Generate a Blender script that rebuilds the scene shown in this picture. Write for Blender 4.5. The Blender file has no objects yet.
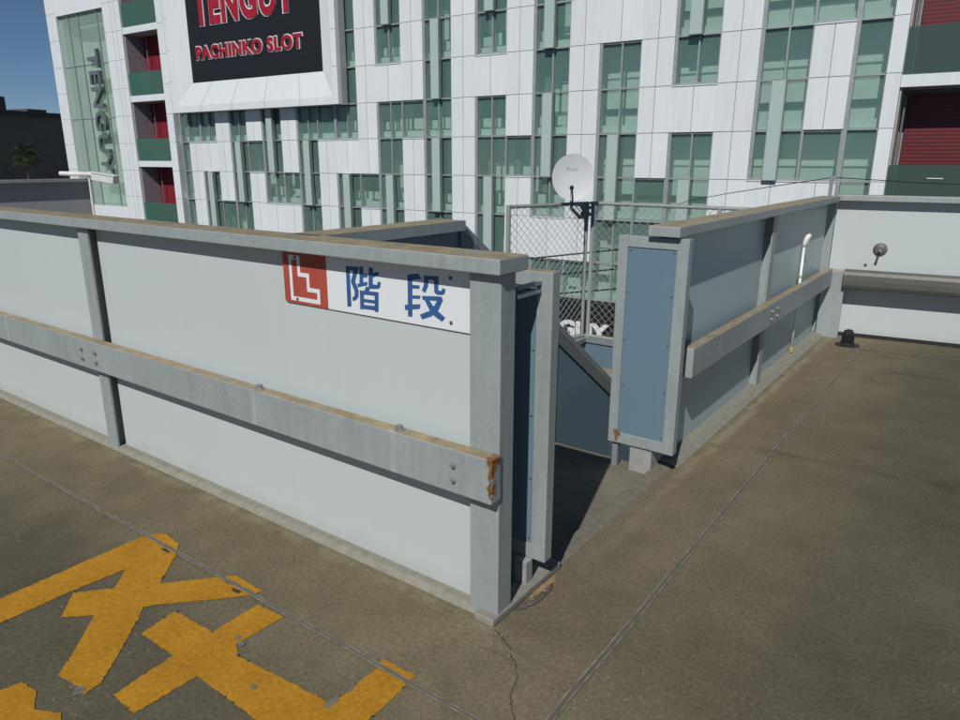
import bpy, math, random
from mathutils import Vector, Matrix
random.seed(7)
R = math.radians
scene = bpy.context.scene
COL = scene.collection

# ------------------------------------------------------------------ camera
CAMPOS = Vector((1.2214, -1.7515, 1.55))
yaw, pitch, roll = R(36.115), R(15.745), R(-0.136)
fw = Vector((-math.sin(yaw) * math.cos(pitch), math.cos(yaw) * math.cos(pitch), -math.sin(pitch)))
rt0 = Vector((math.cos(yaw), math.sin(yaw), 0.0))
dn0 = fw.cross(rt0)
rt = rt0 * math.cos(roll) + dn0 * math.sin(roll)
dn = -rt0 * math.sin(roll) + dn0 * math.cos(roll)
cd = bpy.data.cameras.new("camera")
cd.sensor_width = 36.0
cd.lens = 36.0 * 706.19 / 960.0
cd.clip_start = 0.05
cd.clip_end = 2000.0
cam = bpy.data.objects.new("camera", cd)
COL.objects.link(cam)
M = Matrix.Identity(4)
for i in range(3):
    M[i][0] = rt[i]; M[i][1] = -dn[i]; M[i][2] = -fw[i]; M[i][3] = CAMPOS[i]
cam.matrix_world = M
scene.camera = cam

# ------------------------------------------------------------------ light
SUN_AZ, SUN_EL = R(15.5), R(43.0)
world = bpy.data.worlds.new("World")
scene.world = world
world.use_nodes = True
wn = world.node_tree.nodes; wl = world.node_tree.links
wn.clear()
sky = wn.new("ShaderNodeTexSky")
sky.sky_type = 'NISHITA'
sky.sun_disc = False
sky.sun_elevation = SUN_EL
sky.sun_rotation = math.pi - SUN_AZ
sky.altitude = 3500.0
sky.air_density = 1.0
sky.dust_density = 0.0
sky.ozone_density = 5.0
bg = wn.new("ShaderNodeBackground"); bg.inputs["Strength"].default_value = 0.052
wo = wn.new("ShaderNodeOutputWorld")
wl.new(sky.outputs[0], bg.inputs[0]); wl.new(bg.outputs[0], wo.inputs[0])
sd = bpy.data.lights.new("sun", 'SUN')
sd.energy = 3.5
sd.angle = R(0.55)
sd.color = (1.0, 0.98, 0.945)
sun = bpy.data.objects.new("sun", sd)
COL.objects.link(sun)
LDIR = Vector((-math.sin(SUN_AZ) * math.cos(SUN_EL), math.cos(SUN_AZ) * math.cos(SUN_EL), -math.sin(SUN_EL)))
sun.rotation_euler = LDIR.to_track_quat('-Z', 'Y').to_euler()
sun.location = -LDIR * 60
vs = scene.view_settings
vs.view_transform = 'Standard'; vs.look = 'None'; vs.exposure = 0.0; vs.gamma = 1.0
vs.use_curve_mapping = False

# ------------------------------------------------------------------ mesh helper
class MB:
    """collects shapes in world coordinates; build() links them as ONE mesh object"""
    def __init__(s): s.v = []; s.f = []; s.mi = []
    def poly(s, pts, m=0):
        i = len(s.v); s.v += [tuple(p) for p in pts]; s.f.append(tuple(range(i, i + len(pts)))); s.mi.append(m)
    def hexa(s, c, m=0):      # 8 corners: bottom 4 ccw, top 4 ccw
        i = len(s.v); s.v += [tuple(p) for p in c]
        for q in ((3, 2, 1, 0), (4, 5, 6, 7), (0, 1, 5, 4), (1, 2, 6, 5), (2, 3, 7, 6), (3, 0, 4, 7)):
            s.f.append(tuple(i + k for k in q)); s.mi.append(m)
    def box(s, x0, x1, y0, y1, z0, z1, T=None, m=0):
        c = [(x0, y0, z0), (x1, y0, z0), (x1, y1, z0), (x0, y1, z0), (x0, y0, z1), (x1, y0, z1), (x1, y1, z1), (x0, y1, z1)]
        if T: c = [T(*p) for p in c]
        s.hexa(c, m)
    def prism(s, pts, off, m=0):   # polygon extruded by vector off
        n = len(pts); i = len(s.v)
        o = Vector(off)
        s.v += [tuple(p) for p in pts] + [tuple(Vector(p) + o) for p in pts]
        s.f.append(tuple(range(i, i + n))); s.mi.append(m)
        s.f.append(tuple(range(i + 2 * n - 1, i + n - 1, -1))); s.mi.append(m)
        for k in range(n):
            a, b = i + k, i + (k + 1) % n
            s.f.append((b, a, a + n, b + n)); s.mi.append(m)
    def tube(s, pts, r, n=8, m=0, caps=True):
        pts = [Vector(p) for p in pts]; rs = r if isinstance(r, (list, tuple)) else [r] * len(pts)
        i0 = len(s.v); up = None
        for k, p in enumerate(pts):
            d = (pts[min(k + 1, len(pts) - 1)] - pts[max(k - 1, 0)]).normalized()
            if up is None:
                up = d.orthogonal().normalized()
            a = (up - d * up.dot(d)).normalized(); up = a; b = d.cross(a)
            for j in range(n):
                t = 2 * math.pi * j / n
                s.v.append(tuple(p + (a * math.cos(t) + b * math.sin(t)) * rs[k]))
        for k in range(len(pts) - 1):
            for j in range(n):
                a, b = i0 + k * n + j, i0 + k * n + (j + 1) % n
                s.f.append((a, b, b + n, a + n)); s.mi.append(m)
        if caps:
            s.f.append(tuple(i0 + j for j in range(n - 1, -1, -1))); s.mi.append(m)
            e = i0 + (len(pts) - 1) * n
            s.f.append(tuple(e + j for j in range(n))); s.mi.append(m)
    def lathe(s, c, axis, prof, n=24, m=0):   # prof: (radius, height along axis)
        c = Vector(c); ax = Vector(axis).normalized(); a = ax.orthogonal().normalized(); b = ax.cross(a)
        i0 = len(s.v)
        for r, h in prof:
            for j in range(n):
                t = 2 * math.pi * j / n
                s.v.append(tuple(c + ax * h + (a * math.cos(t) + b * math.sin(t)) * r))
        for k in range(len(prof) - 1):
            for j in range(n):
                p, q = i0 + k * n + j, i0 + k * n + (j + 1) % n
                s.f.append((p, q, q + n, p + n)); s.mi.append(m)
        s.f.append(tuple(i0 + j for j in range(n - 1, -1, -1))); s.mi.append(m)
        e = i0 + (len(prof) - 1) * n
        s.f.append(tuple(e + j for j in range(n))); s.mi.append(m)
    def build(s, name, mats, parent=None, loc=None, bevel=0.0, smooth=False):
        me = bpy.data.meshes.new(name)
        root = parent
        base = Vector((0, 0, 0))
        if parent:
            chain = parent
            while chain: base += chain.location; chain = chain.parent
        elif loc is not None:
            base = Vector(loc)
        me.from_pydata([tuple(Vector(p) - base) for p in s.v], [], s.f)
        if not isinstance(mats, (list, tuple)): mats = [mats]
        for mm in mats: me.materials.append(mm)
        for p, k in zip(me.polygons, s.mi):
            p.material_index = k; p.use_smooth = smooth
        me.update()
        o = bpy.data.objects.new(name, me)
        COL.objects.link(o)
        if parent: o.parent = parent
        elif loc is not None: o.location = base
        if bevel:
            md = o.modifiers.new("bevel", 'BEVEL'); md.width = bevel; md.segments = 2; md.limit_method = 'ANGLE'; md.angle_limit = R(40)
        return o

def tag(o, label=None, cat=None, group=None, kind=None):
    if label: o["label"] = label
    if cat: o["category"] = cat
    if group: o["group"] = group
    if kind: o["kind"] = kind
    return o

def thing(name, label, cat, loc, group=None):
    o = bpy.data.objects.new(name, None); COL.objects.link(o)
    o.location = loc; o.empty_display_size = 0.2
    return tag(o, label, cat, group)

def text_mesh(mb, body, T, offset=0.0, m=0, depth=0.06, fit=None, spacing=1.0, res=4):
    """letters as solid outlines; T maps (x, y, d) of the fitted box to world"""
    cu = bpy.data.curves.new("lettering", 'FONT')
    cu.body = body; cu.size = 1.0; cu.offset = offset; cu.extrude = 0.5; cu.resolution_u = res; cu.space_character = spacing
    ob = bpy.data.objects.new("lettering_tmp", cu); COL.objects.link(ob)
    dg = bpy.context.evaluated_depsgraph_get(); dg.update()
    me = bpy.data.meshes.new_from_object(ob.evaluated_get(dg))
    x0 = min(v.co.x for v in me.vertices); x1 = max(v.co.x for v in me.vertices)
    y0 = min(v.co.y for v in me.vertices); y1 = max(v.co.y for v in me.vertices)
    i0 = len(mb.v)
    for v in me.vertices:
        mb.v.append(tuple(T((v.co.x - x0) / (x1 - x0), (v.co.y - y0) / (y1 - y0), (v.co.z + 0.5) * depth)))
    for p in me.polygons:
        mb.f.append(tuple(i0 + k for k in p.vertices)); mb.mi.append(m)
    bpy.data.objects.remove(ob); bpy.data.curves.remove(cu); bpy.data.meshes.remove(me)

# ------------------------------------------------------------------ materials
class NT:
    def __init__(s, name):
        s.m = bpy.data.materials.new(name); s.m.use_nodes = True
        s.t = s.m.node_tree; s.n = s.t.nodes; s.l = s.t.links; s.n.clear()
        s.out = s.n.new("ShaderNodeOutputMaterial")
        s.bsdf = s.n.new("ShaderNodeBsdfPrincipled")
        s.l.new(s.bsdf.outputs[0], s.out.inputs[0])
        s.tc = s.n.new("ShaderNodeTexCoord"); s.geo = s.n.new("ShaderNodeNewGeometry")
        s.pos = s.geo.outputs["Position"]
    def lk(s, a, b): s.l.new(a, b)
    def noise(s, scale, detail=4, rough=0.55, vec=None, stretch=None):
        v = vec or s.pos
        if stretch:
            mp = s.n.new("ShaderNodeMapping"); mp.inputs["Scale"].default_value = stretch; s.lk(v, mp.inputs[0]); v = mp.outputs[0]
        t = s.n.new("ShaderNodeTexNoise"); t.inputs["Scale"].default_value = scale
        t.inputs["Detail"].default_value = detail; t.inputs["Roughness"].default_value = rough
        s.lk(v, t.inputs["Vector"]); return t.outputs["Fac"]
    def voro(s, scale, vec=None, feat='F1', out="Distance"):
        t = s.n.new("ShaderNodeTexVoronoi"); t.feature = feat; t.inputs["Scale"].default_value = scale
        s.lk(vec or s.pos, t.inputs["Vector"]); return t.outputs[out]
    def ramp(s, fac, a, b, ca=(0, 0, 0, 1), cb=(1, 1, 1, 1)):
        r = s.n.new("ShaderNodeValToRGB"); e = r.color_ramp.elements
        e[0].position = a; e[0].color = ca if len(ca) == 4 else (*ca, 1); e[1].position = b; e[1].color = cb if len(cb) == 4 else (*cb, 1)
        s.lk(fac, r.inputs[0]); return r.outputs[0]
    def sm(s, val, a, b):    # smoothstep a..b -> 0..1
        r = s.n.new("ShaderNodeMapRange"); r.interpolation_type = 'SMOOTHSTEP'
        r.inputs["From Min"].default_value = a; r.inputs["From Max"].default_value = b
        s.lk(val, r.inputs["Value"]); return r.outputs["Result"]
    def math(s, op, a, b=None):
        n = s.n.new("ShaderNodeMath"); n.operation = op
        for k, x in enumerate((a, b)):
            if x is None: continue
            if isinstance(x, (int, float)): n.inputs[k].default_value = x
            else: s.lk(x, n.inputs[k])
        return n.outputs[0]
    def mix(s, fac, a, b, mode='MIX'):
        n = s.n.new("ShaderNodeMix"); n.data_type = 'RGBA'; n.blend_type = mode
        for k, x in ((0, fac), (6, a), (7, b)):
            if isinstance(x, (int, float)): n.inputs[k].default_value = x
            elif isinstance(x, tuple): n.inputs[k].default_value = x if len(x) == 4 else (*x, 1)
            else: s.lk(x, n.inputs[k])
        return n.outputs[2]
    def xyz(s, vec=None):
        n = s.n.new("ShaderNodeSeparateXYZ"); s.lk(vec or s.pos, n.inputs[0]); return n.outputs
    def nz(s):
        return s.xyz(s.geo.outputs["Normal"])[2]
    def bump(s, h, strength=0.3, dist=0.01):
        b = s.n.new("ShaderNodeBump"); b.inputs["Strength"].default_value = strength; b.inputs["Distance"].default_value = dist
        s.lk(h, b.inputs["Height"]); s.lk(b.outputs[0], s.bsdf.inputs["Normal"])
    def set(s, color=None, rough=None, metal=None, spec=None):
        for k, x in (("Base Color", color), ("Roughness", rough), ("Metallic", metal), ("Specular IOR Level", spec)):
            if x is None: continue
            if isinstance(x, (int, float)): s.bsdf.inputs[k].default_value = x
            elif isinstance(x, tuple): s.bsdf.inputs[k].default_value = x if len(x) == 4 else (*x, 1)
            else: s.lk(x, s.bsdf.inputs[k])
        return s.m

def plain(name, c, rough=0.6, metal=0.0, spec=0.4, var=0.12, scale=6.0):
    t = NT(name); n = t.noise(scale, 5)
    lo = tuple(x * (1 - var) for x in c); hi = tuple(min(1, x * (1 + var)) for x in c)
    return t.set(t.ramp(n, 0.3, 0.7, lo, hi), rough, metal, spec)

def galv(name, base=(0.335, 0.372, 0.366), dust=True, rust=None, smear=None):
    t = NT(name)
    sp = t.voro(55.0, out="Color"); big = t.noise(2.3, 5); st = t.noise(5.0, 4, stretch=(6, 6, 0.5))
    lo = tuple(x * 0.80 for x in base); hi = tuple(x * 1.18 for x in base)
    c = t.mix(0.5, t.ramp(big, 0.3, 0.7, lo, hi), t.ramp(st, 0.3, 0.72, lo, hi))
    spv = t.n.new("ShaderNodeSeparateColor"); t.lk(sp, spv.inputs[0])
    c = t.mix(0.22, c, t.ramp(spv.outputs[0], 0.0, 1.0, lo, hi))
    if dust:
        d = t.math('MULTIPLY', t.sm(t.nz(), 0.6, 0.9), t.sm(t.noise(7, 5), 0.18, 0.5))
        dc = t.ramp(t.noise(14, 5), 0.3, 0.7, (0.25, 0.19, 0.105), (0.43, 0.345, 0.205))
        c = t.mix(d, c, dc)
    for sx in (smear or ()):
        o2 = t.xyz(); ax = t.math('ABSOLUTE', t.math('SUBTRACT', t.math('ADD', o2[0], t.math('MULTIPLY', t.math('SUBTRACT', t.noise(18, 3), 0.5), 0.02)), sx))
        mk = t.math('MULTIPLY', t.math('SUBTRACT', 1.0, t.sm(ax, 0.004, 0.020)), t.sm(t.noise(9, 4), 0.25, 0.6))
        c = t.mix(t.math('MULTIPLY', mk, 0.55), c, (0.50, 0.52, 0.50))
    if rust:
        # drips with a shape of their own: (x, y, z_top, length, width)
        o = t.xyz(); nn = t.math('MULTIPLY', t.math('SUBTRACT', t.noise(38, 4), 0.5), 0.05)
        for (rx, ry, rz, ln, w) in rust:
            dx = t.math('ABSOLUTE', t.math('SUBTRACT', t.math('ADD', o[0], nn), rx))
            dy = t.math('ABSOLUTE', t.math('SUBTRACT', o[1], ry))
            h = t.math('MAXIMUM', dx, t.math('MULTIPLY', dy, 0.25))
            across = t.math('SUBTRACT', 1.0, t.sm(h, w * 0.4, w))
            z = t.math('MULTIPLY', t.sm(t.math('ADD', o[2], nn), rz - ln - 0.01, rz - ln + 0.01), t.math('SUBTRACT', 1.0, t.sm(o[2], rz, rz + 0.02)))
            wide = t.math('MULTIPLY', t.math('MULTIPLY', t.math('SUBTRACT', 1.0, t.sm(o[2], rz, rz + 0.02)), t.math('SUBTRACT', 1.0, t.sm(h, w * 1.2, w * 2.6))), t.sm(t.math('ADD', o[2], nn), rz - 0.035, rz - 0.012))
            mk = t.math('MAXIMUM', t.math('MULTIPLY', across, z), wide)
            c = t.mix(mk, c, t.ramp(t.noise(60, 4), 0.35, 0.65, (0.10, 0.032, 0.010), (0.34, 0.15, 0.04)))
    t.bump(big, 0.08, 0.01)
    return t.set(c, 0.52, 0.15, 0.45)

def panel_paint(name, c, streak=0.10, dirt=0.3):
    t = NT(name)
    st = t.noise(3.2, 5, stretch=(9, 9, 0.35)); big = t.noise(0.9, 3)
    k = t.mix(0.6, t.ramp(st, 0.25, 0.75, (1 - streak,) * 3, (1.0,) * 3), t.ramp(big, 0.3, 0.7, (1 - streak,) * 3, (1.0,) * 3))
    col = t.mix(1.0, k, (*c, 1), 'MULTIPLY')
    z = t.xyz()[2]
    # splashed grime just above the deck
    dm = t.math('MULTIPLY', t.math('SUBTRACT', 1.0, t.sm(t.math('ADD', z, t.math('MULTIPLY', t.noise(9, 5), 0.10)), 0.06, 0.16)), dirt)
    col = t.mix(dm, col, (c[0] * 0.55, c[1] * 0.5, c[2] * 0.42))
    t.bump(t.noise(1.6, 2), 0.05, 0.02)
    return t.set(col, 0.42, 0.0, 0.4)

M_galv = galv("galvanised_steel")
M_galvR = galv("galvanised_steel_rusty", smear=(-1.185, -0.40, -3.6), rust=[(0.025, -0.055, 0.628, 0.135, 0.0095)])
M_galvR2 = galv("galvanised_frame_rusty", dust=False, rust=[(-0.237, 1.46, 0.19, 0.05, 0.011)])
M_galvd = galv("galvanised_dull", (0.25, 0.27, 0.28), dust=False)
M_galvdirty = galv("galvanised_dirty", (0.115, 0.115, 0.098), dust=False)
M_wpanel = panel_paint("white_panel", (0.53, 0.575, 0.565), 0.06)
M_shadepanel = panel_paint("white_panel_shade_tint", (0.43, 0.53, 0.545), 0.08)  # wall B panels: the bluish cast of shade is mixed into this colour
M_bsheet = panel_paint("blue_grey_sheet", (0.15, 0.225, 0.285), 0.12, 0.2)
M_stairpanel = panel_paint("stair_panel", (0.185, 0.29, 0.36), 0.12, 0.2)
M_sign = panel_paint("sign_white", (0.74, 0.76, 0.77), 0.05, 0.0)
M_red = plain("sign_red", (0.40, 0.075, 0.05), 0.5)
M_blue = plain("sign_blue", (0.035, 0.105, 0.27), 0.5)
M_screw = plain("screw_grey", (0.10, 0.10, 0.10), 0.5, 0.5)
M_bolt = plain("bolt_zinc", (0.32, 0.32, 0.31), 0.45, 0.5)
M_dark = plain("dark_gap", (0.02, 0.022, 0.025), 0.7)
M_black = plain("black_iron", (0.018, 0.018, 0.019), 0.6)
M_conc = plain("kerb_mortar", (0.25, 0.24, 0.19), 0.85, var=0.14, scale=30)
M_thresh = plain("threshold_mortar", (0.17, 0.155, 0.115), 0.85, var=0.2, scale=30)
M_block = plain("concrete_block", (0.30, 0.30, 0.285), 0.85, var=0.15, scale=18)
M_pvc = plain("white_pvc", (0.72, 0.72, 0.68), 0.45)
M_pvcy = plain("yellow_tape", (0.45, 0.36, 0.09), 0.6)
M_cable = plain("black_cable", (0.02, 0.02, 0.022), 0.6)
M_wire = plain("fence_wire", (0.42, 0.44, 0.43), 0.5, 0.3)

def floor_mat():
    t = NT("deck_coating")
    x, y, z = t.xyz()
    nb = t.noise(0.75, 6, 0.6); nm = t.noise(4.5, 6, 0.65); nf = t.noise(70, 3, 0.7); nff = t.noise(260, 2, 0.7)
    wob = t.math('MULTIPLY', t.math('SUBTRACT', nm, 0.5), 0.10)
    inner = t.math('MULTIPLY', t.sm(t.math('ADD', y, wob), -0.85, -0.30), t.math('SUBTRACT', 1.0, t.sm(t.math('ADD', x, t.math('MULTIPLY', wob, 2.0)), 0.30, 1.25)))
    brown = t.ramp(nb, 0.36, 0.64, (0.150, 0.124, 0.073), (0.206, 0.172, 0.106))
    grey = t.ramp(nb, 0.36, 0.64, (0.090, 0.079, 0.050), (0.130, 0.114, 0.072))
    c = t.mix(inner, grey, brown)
    c = t.mix(0.6, c, t.ramp(nm, 0.28, 0.74, (0.66,) * 3, (1.22,) * 3), 'MULTIPLY')
    c = t.mix(0.55, c, t.ramp(nf, 0.30, 0.70, (0.5,) * 3, (1.5,) * 3), 'MULTIPLY')
    c = t.mix(0.5, c, t.ramp(nff, 0.32, 0.68, (0.64,) * 3, (1.36,) * 3), 'MULTIPLY')
    # tyre scuffs and damp patches
    sc = t.sm(t.noise(1.4, 5, 0.6, stretch=(0.35, 2.6, 1)), 0.60, 0.74)
    c = t.mix(t.math('MULTIPLY', sc, 0.5), c, (0.035, 0.033, 0.030))
    pt = t.sm(t.noise(1.1, 3, 0.5, stretch=(1, 1.3, 1)), 0.62, 0.75)
    c = t.mix(t.math('MULTIPLY', pt, 0.5), c, (0.04, 0.038, 0.033))
    # pale silt along the kerbs
    kb = t.math('SUBTRACT', 1.0, t.sm(t.math('ABSOLUTE', t.math('ADD', t.math('SUBTRACT', x, 0.10), t.math('MULTIPLY', wob, 1.4))), 0.0, 0.05))
    kb = t.math('MULTIPLY', kb, t.math('ADD', 0.35, t.math('MULTIPLY', 0.65, t.sm(y, 1.3, 1.7))))
    kb = t.math('MULTIPLY', kb, t.sm(y, 0.3, 0.6))
    kb = t.math('MULTIPLY', kb, t.sm(t.noise(6, 4), 0.32, 0.6))
    ka = t.math('SUBTRACT', 1.0, t.sm(t.math('ABSOLUTE', t.math('ADD', t.math('ADD', y, 0.035), wob)), 0.0, 0.05))
    ka = t.math('MULTIPLY', ka, t.math('SUBTRACT', 1.0, t.sm(x, 0.0, 0.06)))
    ka = t.math('MULTIPLY', ka, t.sm(t.noise(9, 4), 0.35, 0.6))
    c = t.mix(t.math('MULTIPLY', t.math('MAXIMUM', kb, t.math('MULTIPLY', ka, 0.5)), 0.7), c, (0.31, 0.26, 0.175))
    # worn pale chips
    ch = t.math('MULTIPLY', t.math('SUBTRACT', 1.0, t.sm(t.voro(46), 0.10, 0.17)), t.sm(t.noise(3.1, 3), 0.53, 0.66))
    c = t.mix(t.math('MULTIPLY', ch, 0.8), c, (0.34, 0.33, 0.30))
    ch2 = t.math('MULTIPLY', t.math('SUBTRACT', 1.0, t.sm(t.voro(130), 0.14, 0.22)), t.sm(t.noise(5.1, 3), 0.5, 0.62))
    c = t.mix(t.math('MULTIPLY', ch2, 0.5), c, (0.30, 0.29, 0.26))
    h = t.math('ADD', t.math('MULTIPLY', nf, 0.6), t.math('MULTIPLY', nff, 0.4))
    t.bump(h, 0.45, 0.004)
    return t.set(c, 0.80, 0.0, 0.25)
M_floor = floor_mat()

def paint_mat():
    t = NT("yellow_road_paint")
    n = t.noise(7, 5); nf = t.noise(60, 4, 0.7)
    c = t.ramp(n, 0.3, 0.7, (0.40, 0.185, 0.010), (0.50, 0.245, 0.016))
    c = t.mix(0.7, c, t.ramp(nf, 0.3, 0.7, (0.62,) * 3, (1.2,) * 3), 'MULTIPLY')
    gw_ = t.sm(t.noise(150, 3, 0.7), 0.66, 0.76)
    c = t.mix(t.math('MULTIPLY', gw_, 0.55), c, (0.13, 0.105, 0.06))
    w = t.sm(t.noise(26, 6, 0.7), 0.66, 0.73)
    c = t.mix(t.math('MULTIPLY', w, 0.8), c, (0.12, 0.10, 0.07))
    t.bump(nf, 0.5, 0.004)
    return t.set(c, 0.7, 0.0, 0.3)
M_paint = paint_mat()

# ------------------------------------------------------------------ ground
def sheet(rects, z):
    mb = MB()
    for x0, x1, y0, y1 in rects: mb.poly([(x0, y0, z), (x1, y0, z), (x1, y1, z), (x0, y1, z)])
    return mb
deck = MB()
for x0, x1, y0, y1 in [(-0.055, 30, -30, 5.46), (-30, -0.055, -30, 0.10), (-30, -4.0, 0.10, 5.46)]:
    deck.box(x0, x1, y0, y1, -0.45, 0.0)
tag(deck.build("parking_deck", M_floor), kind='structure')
t = NT("street_asphalt"); M_street = t.set(t.ramp(t.noise(2.0, 5), 0.3, 0.7, (0.04, 0.04, 0.04), (0.06, 0.06, 0.058)), 0.9)
tag(sheet([(-700, 700, -300, 900)], -9.0).build("street", M_street), kind='structure')

# kerbs under the walls
kb = MB()
kb.prism([(-12, -0.012, 0.0), (-12, 0.006, 0.024), (-12, 0.12, 0.026), (-12, 0.12, 0.0)], (11.945, 0, 0))
kb.box(-0.055, 0.028, -0.036, 0.43, 0.0, 0.03)
kb.prism([(-0.055, 0.43, 0.0), (-0.055, 0.43, 0.014), (-0.005, 0.43, 0.013), (0.022, 0.43, 0.0)], (0, 1.19, 0), 1)
kb.prism([(-0.12, 1.621, 0.0), (-0.12, 1.621, 0.032), (0.015, 1.621, 0.030), (0.052, 1.621, 0.0)], (0, 3.65, 0));
kerb = kb.build("kerb", [M_conc, M_thresh], bevel=0.006); tag(kerb, kind='structure')

# joints in the coating: a pale sealant line each side of a darker groove
M_joint = plain("joint_sealant", (0.20, 0.185, 0.155), 0.8, var=0.4, scale=22)
M_jointd = plain("joint_groove", (0.125, 0.108, 0.075), 0.8, var=0.2, scale=20)
jm = MB()
def jline(p, q, w, zz=0.0055):
    p = Vector((*p, 0)); q = Vector((*q, 0)); d = (q - p).normalized(); n = Vector((-d.y, d.x, 0)); L = (q - p).length
    k = max(2, int(L / 0.12)); pts = []
    for i in range(k + 1):
        c = p + d * L * i / k + n * random.uniform(-0.002, 0.002); pts.append(c)
    for a, b, mi in ((-w / 2, -w / 2 + 0.0055, 0), (-w / 2 + 0.0055, w / 2 - 0.0055, 1), (w / 2 - 0.0055, w / 2, 0)):
        for i in range(k):
            P = [pts[i] + n * a, pts[i + 1] + n * a, pts[i + 1] + n * b, pts[i] + n * b]
            jm.poly([(v.x, v.y, zz) for v in P], mi)
jline((-12, -0.414), (6, -0.400), 0.018)
jline((0.398, -0.392), (0.404, 4.86), 0.024)
jline((0.385, 4.885), (6, 5.72), 0.02, 0.004)
tag(jm.build("floor_joint", [M_joint, M_jointd]), kind='structure')

# painted lettering on the deck
def rough_poly(pts, amp=0.0028, step=0.009):
    out = []
    for i, p in enumerate(pts):
        a = Vector((*p, 0)); b = Vector((*pts[(i + 1) % len(pts)], 0)); L = (b - a).length; k = max(1, int(L / step))
        for j in range(k):
            q = a.lerp(b, j / k); out.append((q.x + random.uniform(-amp, amp), q.y + random.uniform(-amp, amp)))
    return out
P1 = [(-1.52, -1.25), (-1.506, -1.034), (-1.525, -0.968), (-1.527, -0.799), (-1.532, -0.598), (-1.531, -0.417), (-1.519, -0.382), (-1.472, -0.347), (-1.353, -0.363),
      (-1.276, -0.424), (-1.146, -0.569), (-1.06, -0.473), (-1.00, -0.405), (-0.958, -0.363), (-0.79, -0.370), (-0.804, -0.411), (-0.909, -0.526), (-1.037, -0.657),
      (-1.054, -0.684), (-1.011, -0.724), (-0.936, -0.803), (-0.864, -0.882), (-0.793, -0.967), (-0.781, -1.023), (-0.85, -1.02), (-0.934, -1.029), (-1.037, -0.916),
      (-1.149, -0.811), (-1.231, -0.887), (-1.348, -0.791), (-1.254, -0.685), (-1.346, -0.595), (-1.363, -0.79), (-1.366, -1.028), (-1.37, -1.25)]
P2 = [(-0.942, -0.629), (-0.73, -0.62), (-0.736, -0.431), (-0.601, -0.421), (-0.612, -0.61), (-0.558, -0.642), (-0.429, -0.629), (-0.154, -0.606), (-0.153, -0.413),
      (-0.030, -0.408), (-0.022, -0.526), (-0.02, -0.80), (-0.284, -0.778), (-0.58, -0.774), (-0.589, -0.974), (-0.711, -0.97), (-0.729, -0.767), (-0.917, -0.767)]
P2b = [(-0.167, -0.372), (-0.032, -0.372), (-0.028, -0.397), (-0.164, -0.400)]
P3 = [(-1.30, -1.17), (-1.10, -1.15), (-1.006, -1.164), (-0.99, -1.107), (-0.911, -1.102), (-0.840, -1.138), (-0.762, -1.098), (-0.733, -1.112), (-0.70, -1.20), (-0.75, -1.5), (-1.2, -1.5)]
pm = MB()
for P in (P1, P2, P2b, P3):
    pm.poly([(x, y, 0.0025) for x, y in rough_poly(P)])
M_primer = plain("worn_primer", (0.165, 0.155, 0.12), 0.9, var=0.3, scale=40)
M_scrape = plain("scraped_paint", (0.055, 0.045, 0.03), 0.9, var=0.3, scale=40)
def blob(cx, cy, rx, ry, z, mi):
    pm.poly([(cx + rx * math.cos(k * .6283) * random.uniform(.6, 1.25), cy + ry * math.sin(k * .6283) * random.uniform(.6, 1.25), z) for k in range(10)], mi)
for cx, cy, rx, ry, mi in ((-0.81, -1.025, .022, .016, 1), (-0.845, -1.03, .016, .008, 1), (-0.715, -1.135, .03, .02, 1), (-0.60, -0.60, .022, .012, 1), (-0.635, -0.585, .012, .010, 1),
                           (-0.16, -0.60, .012, .03, 1), (-0.155, -0.53, .008, .02, 1), (-0.40, -0.70, .015, .01, 1), (-1.41, -0.405, .045, .008, 2), (-1.35, -0.425, .035, .009, 2), (-0.93, -0.405, .05, .010, 2), (-0.87, -0.425, .03, .009, 2)):
    blob(cx, cy, rx, ry, 0.0036, mi)
for _ in range(60):
    P = random.choice((P1, P2)); i = random.randrange(len(P)); a = Vector(P[i]); b = Vector(P[(i + 1) % len(P)]); c = a.lerp(b, random.random())
    if c.y > -1.05: blob(c.x, c.y, random.uniform(.002, .007), random.uniform(.002, .006), 0.0036, random.choice((1, 2, 2)))
tag(pm.build("floor_marking", [M_paint, M_primer, M_scrape]), kind='structure')

# crack from the kerb corner, a chipped patch beside the kerb
M_crack = plain("crack_dark", (0.09, 0.077, 0.052), 0.9)
M_chip = plain("chip_pale", (0.36, 0.35, 0.32), 0.9)
cm = MB()
cr = [(0.034, -0.037), (0.085, -0.057), (0.136, -0.093), (0.161, -0.115), (0.176, -0.130), (0.232, -0.196), (0.262, -0.276), (0.312, -0.335), (0.36, -0.41)]
cpts = []
for i in range(len(cr) - 1):
    for j in range(6):
        f = j / 6; cpts.append((cr[i][0] * (1 - f) + cr[i + 1][0] * f + random.uniform(-.006, .006), cr[i][1] * (1 - f) + cr[i + 1][1] * f + random.uniform(-.006, .006)))
for i in range(len(cpts) - 1):
    a = Vector((*cpts[i], 0.003)); b = Vector((*cpts[i + 1], 0.003)); d = (b - a).normalized(); n = Vector((-d.y, d.x, 0))
    w0 = 0.0024 * (1 - 0.7 * i / len(cpts)) + random.uniform(0, .0014)
    cm.poly([a - n * w0, b - n * w0, b + n * w0, a + n * w0])
    if random.random() < 0.22:
        c = a + n * random.uniform(-.008, .008); s_ = random.uniform(.0015, .004)
        cm.poly([(c.x + s_ * math.cos(k) * random.uniform(.6, 1.3), c.y + s_ * math.sin(k) * random.uniform(.6, 1.3), 0.005) for k in (0, 1.2, 2.5, 3.7, 5.0)], 1)
tag(cm.build("floor_crack", [M_crack, M_chip]), kind='structure')
M_patch1 = plain("patch_ochre", (0.30, 0.195, 0.10), 0.9, var=0.3, scale=22)
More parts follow.
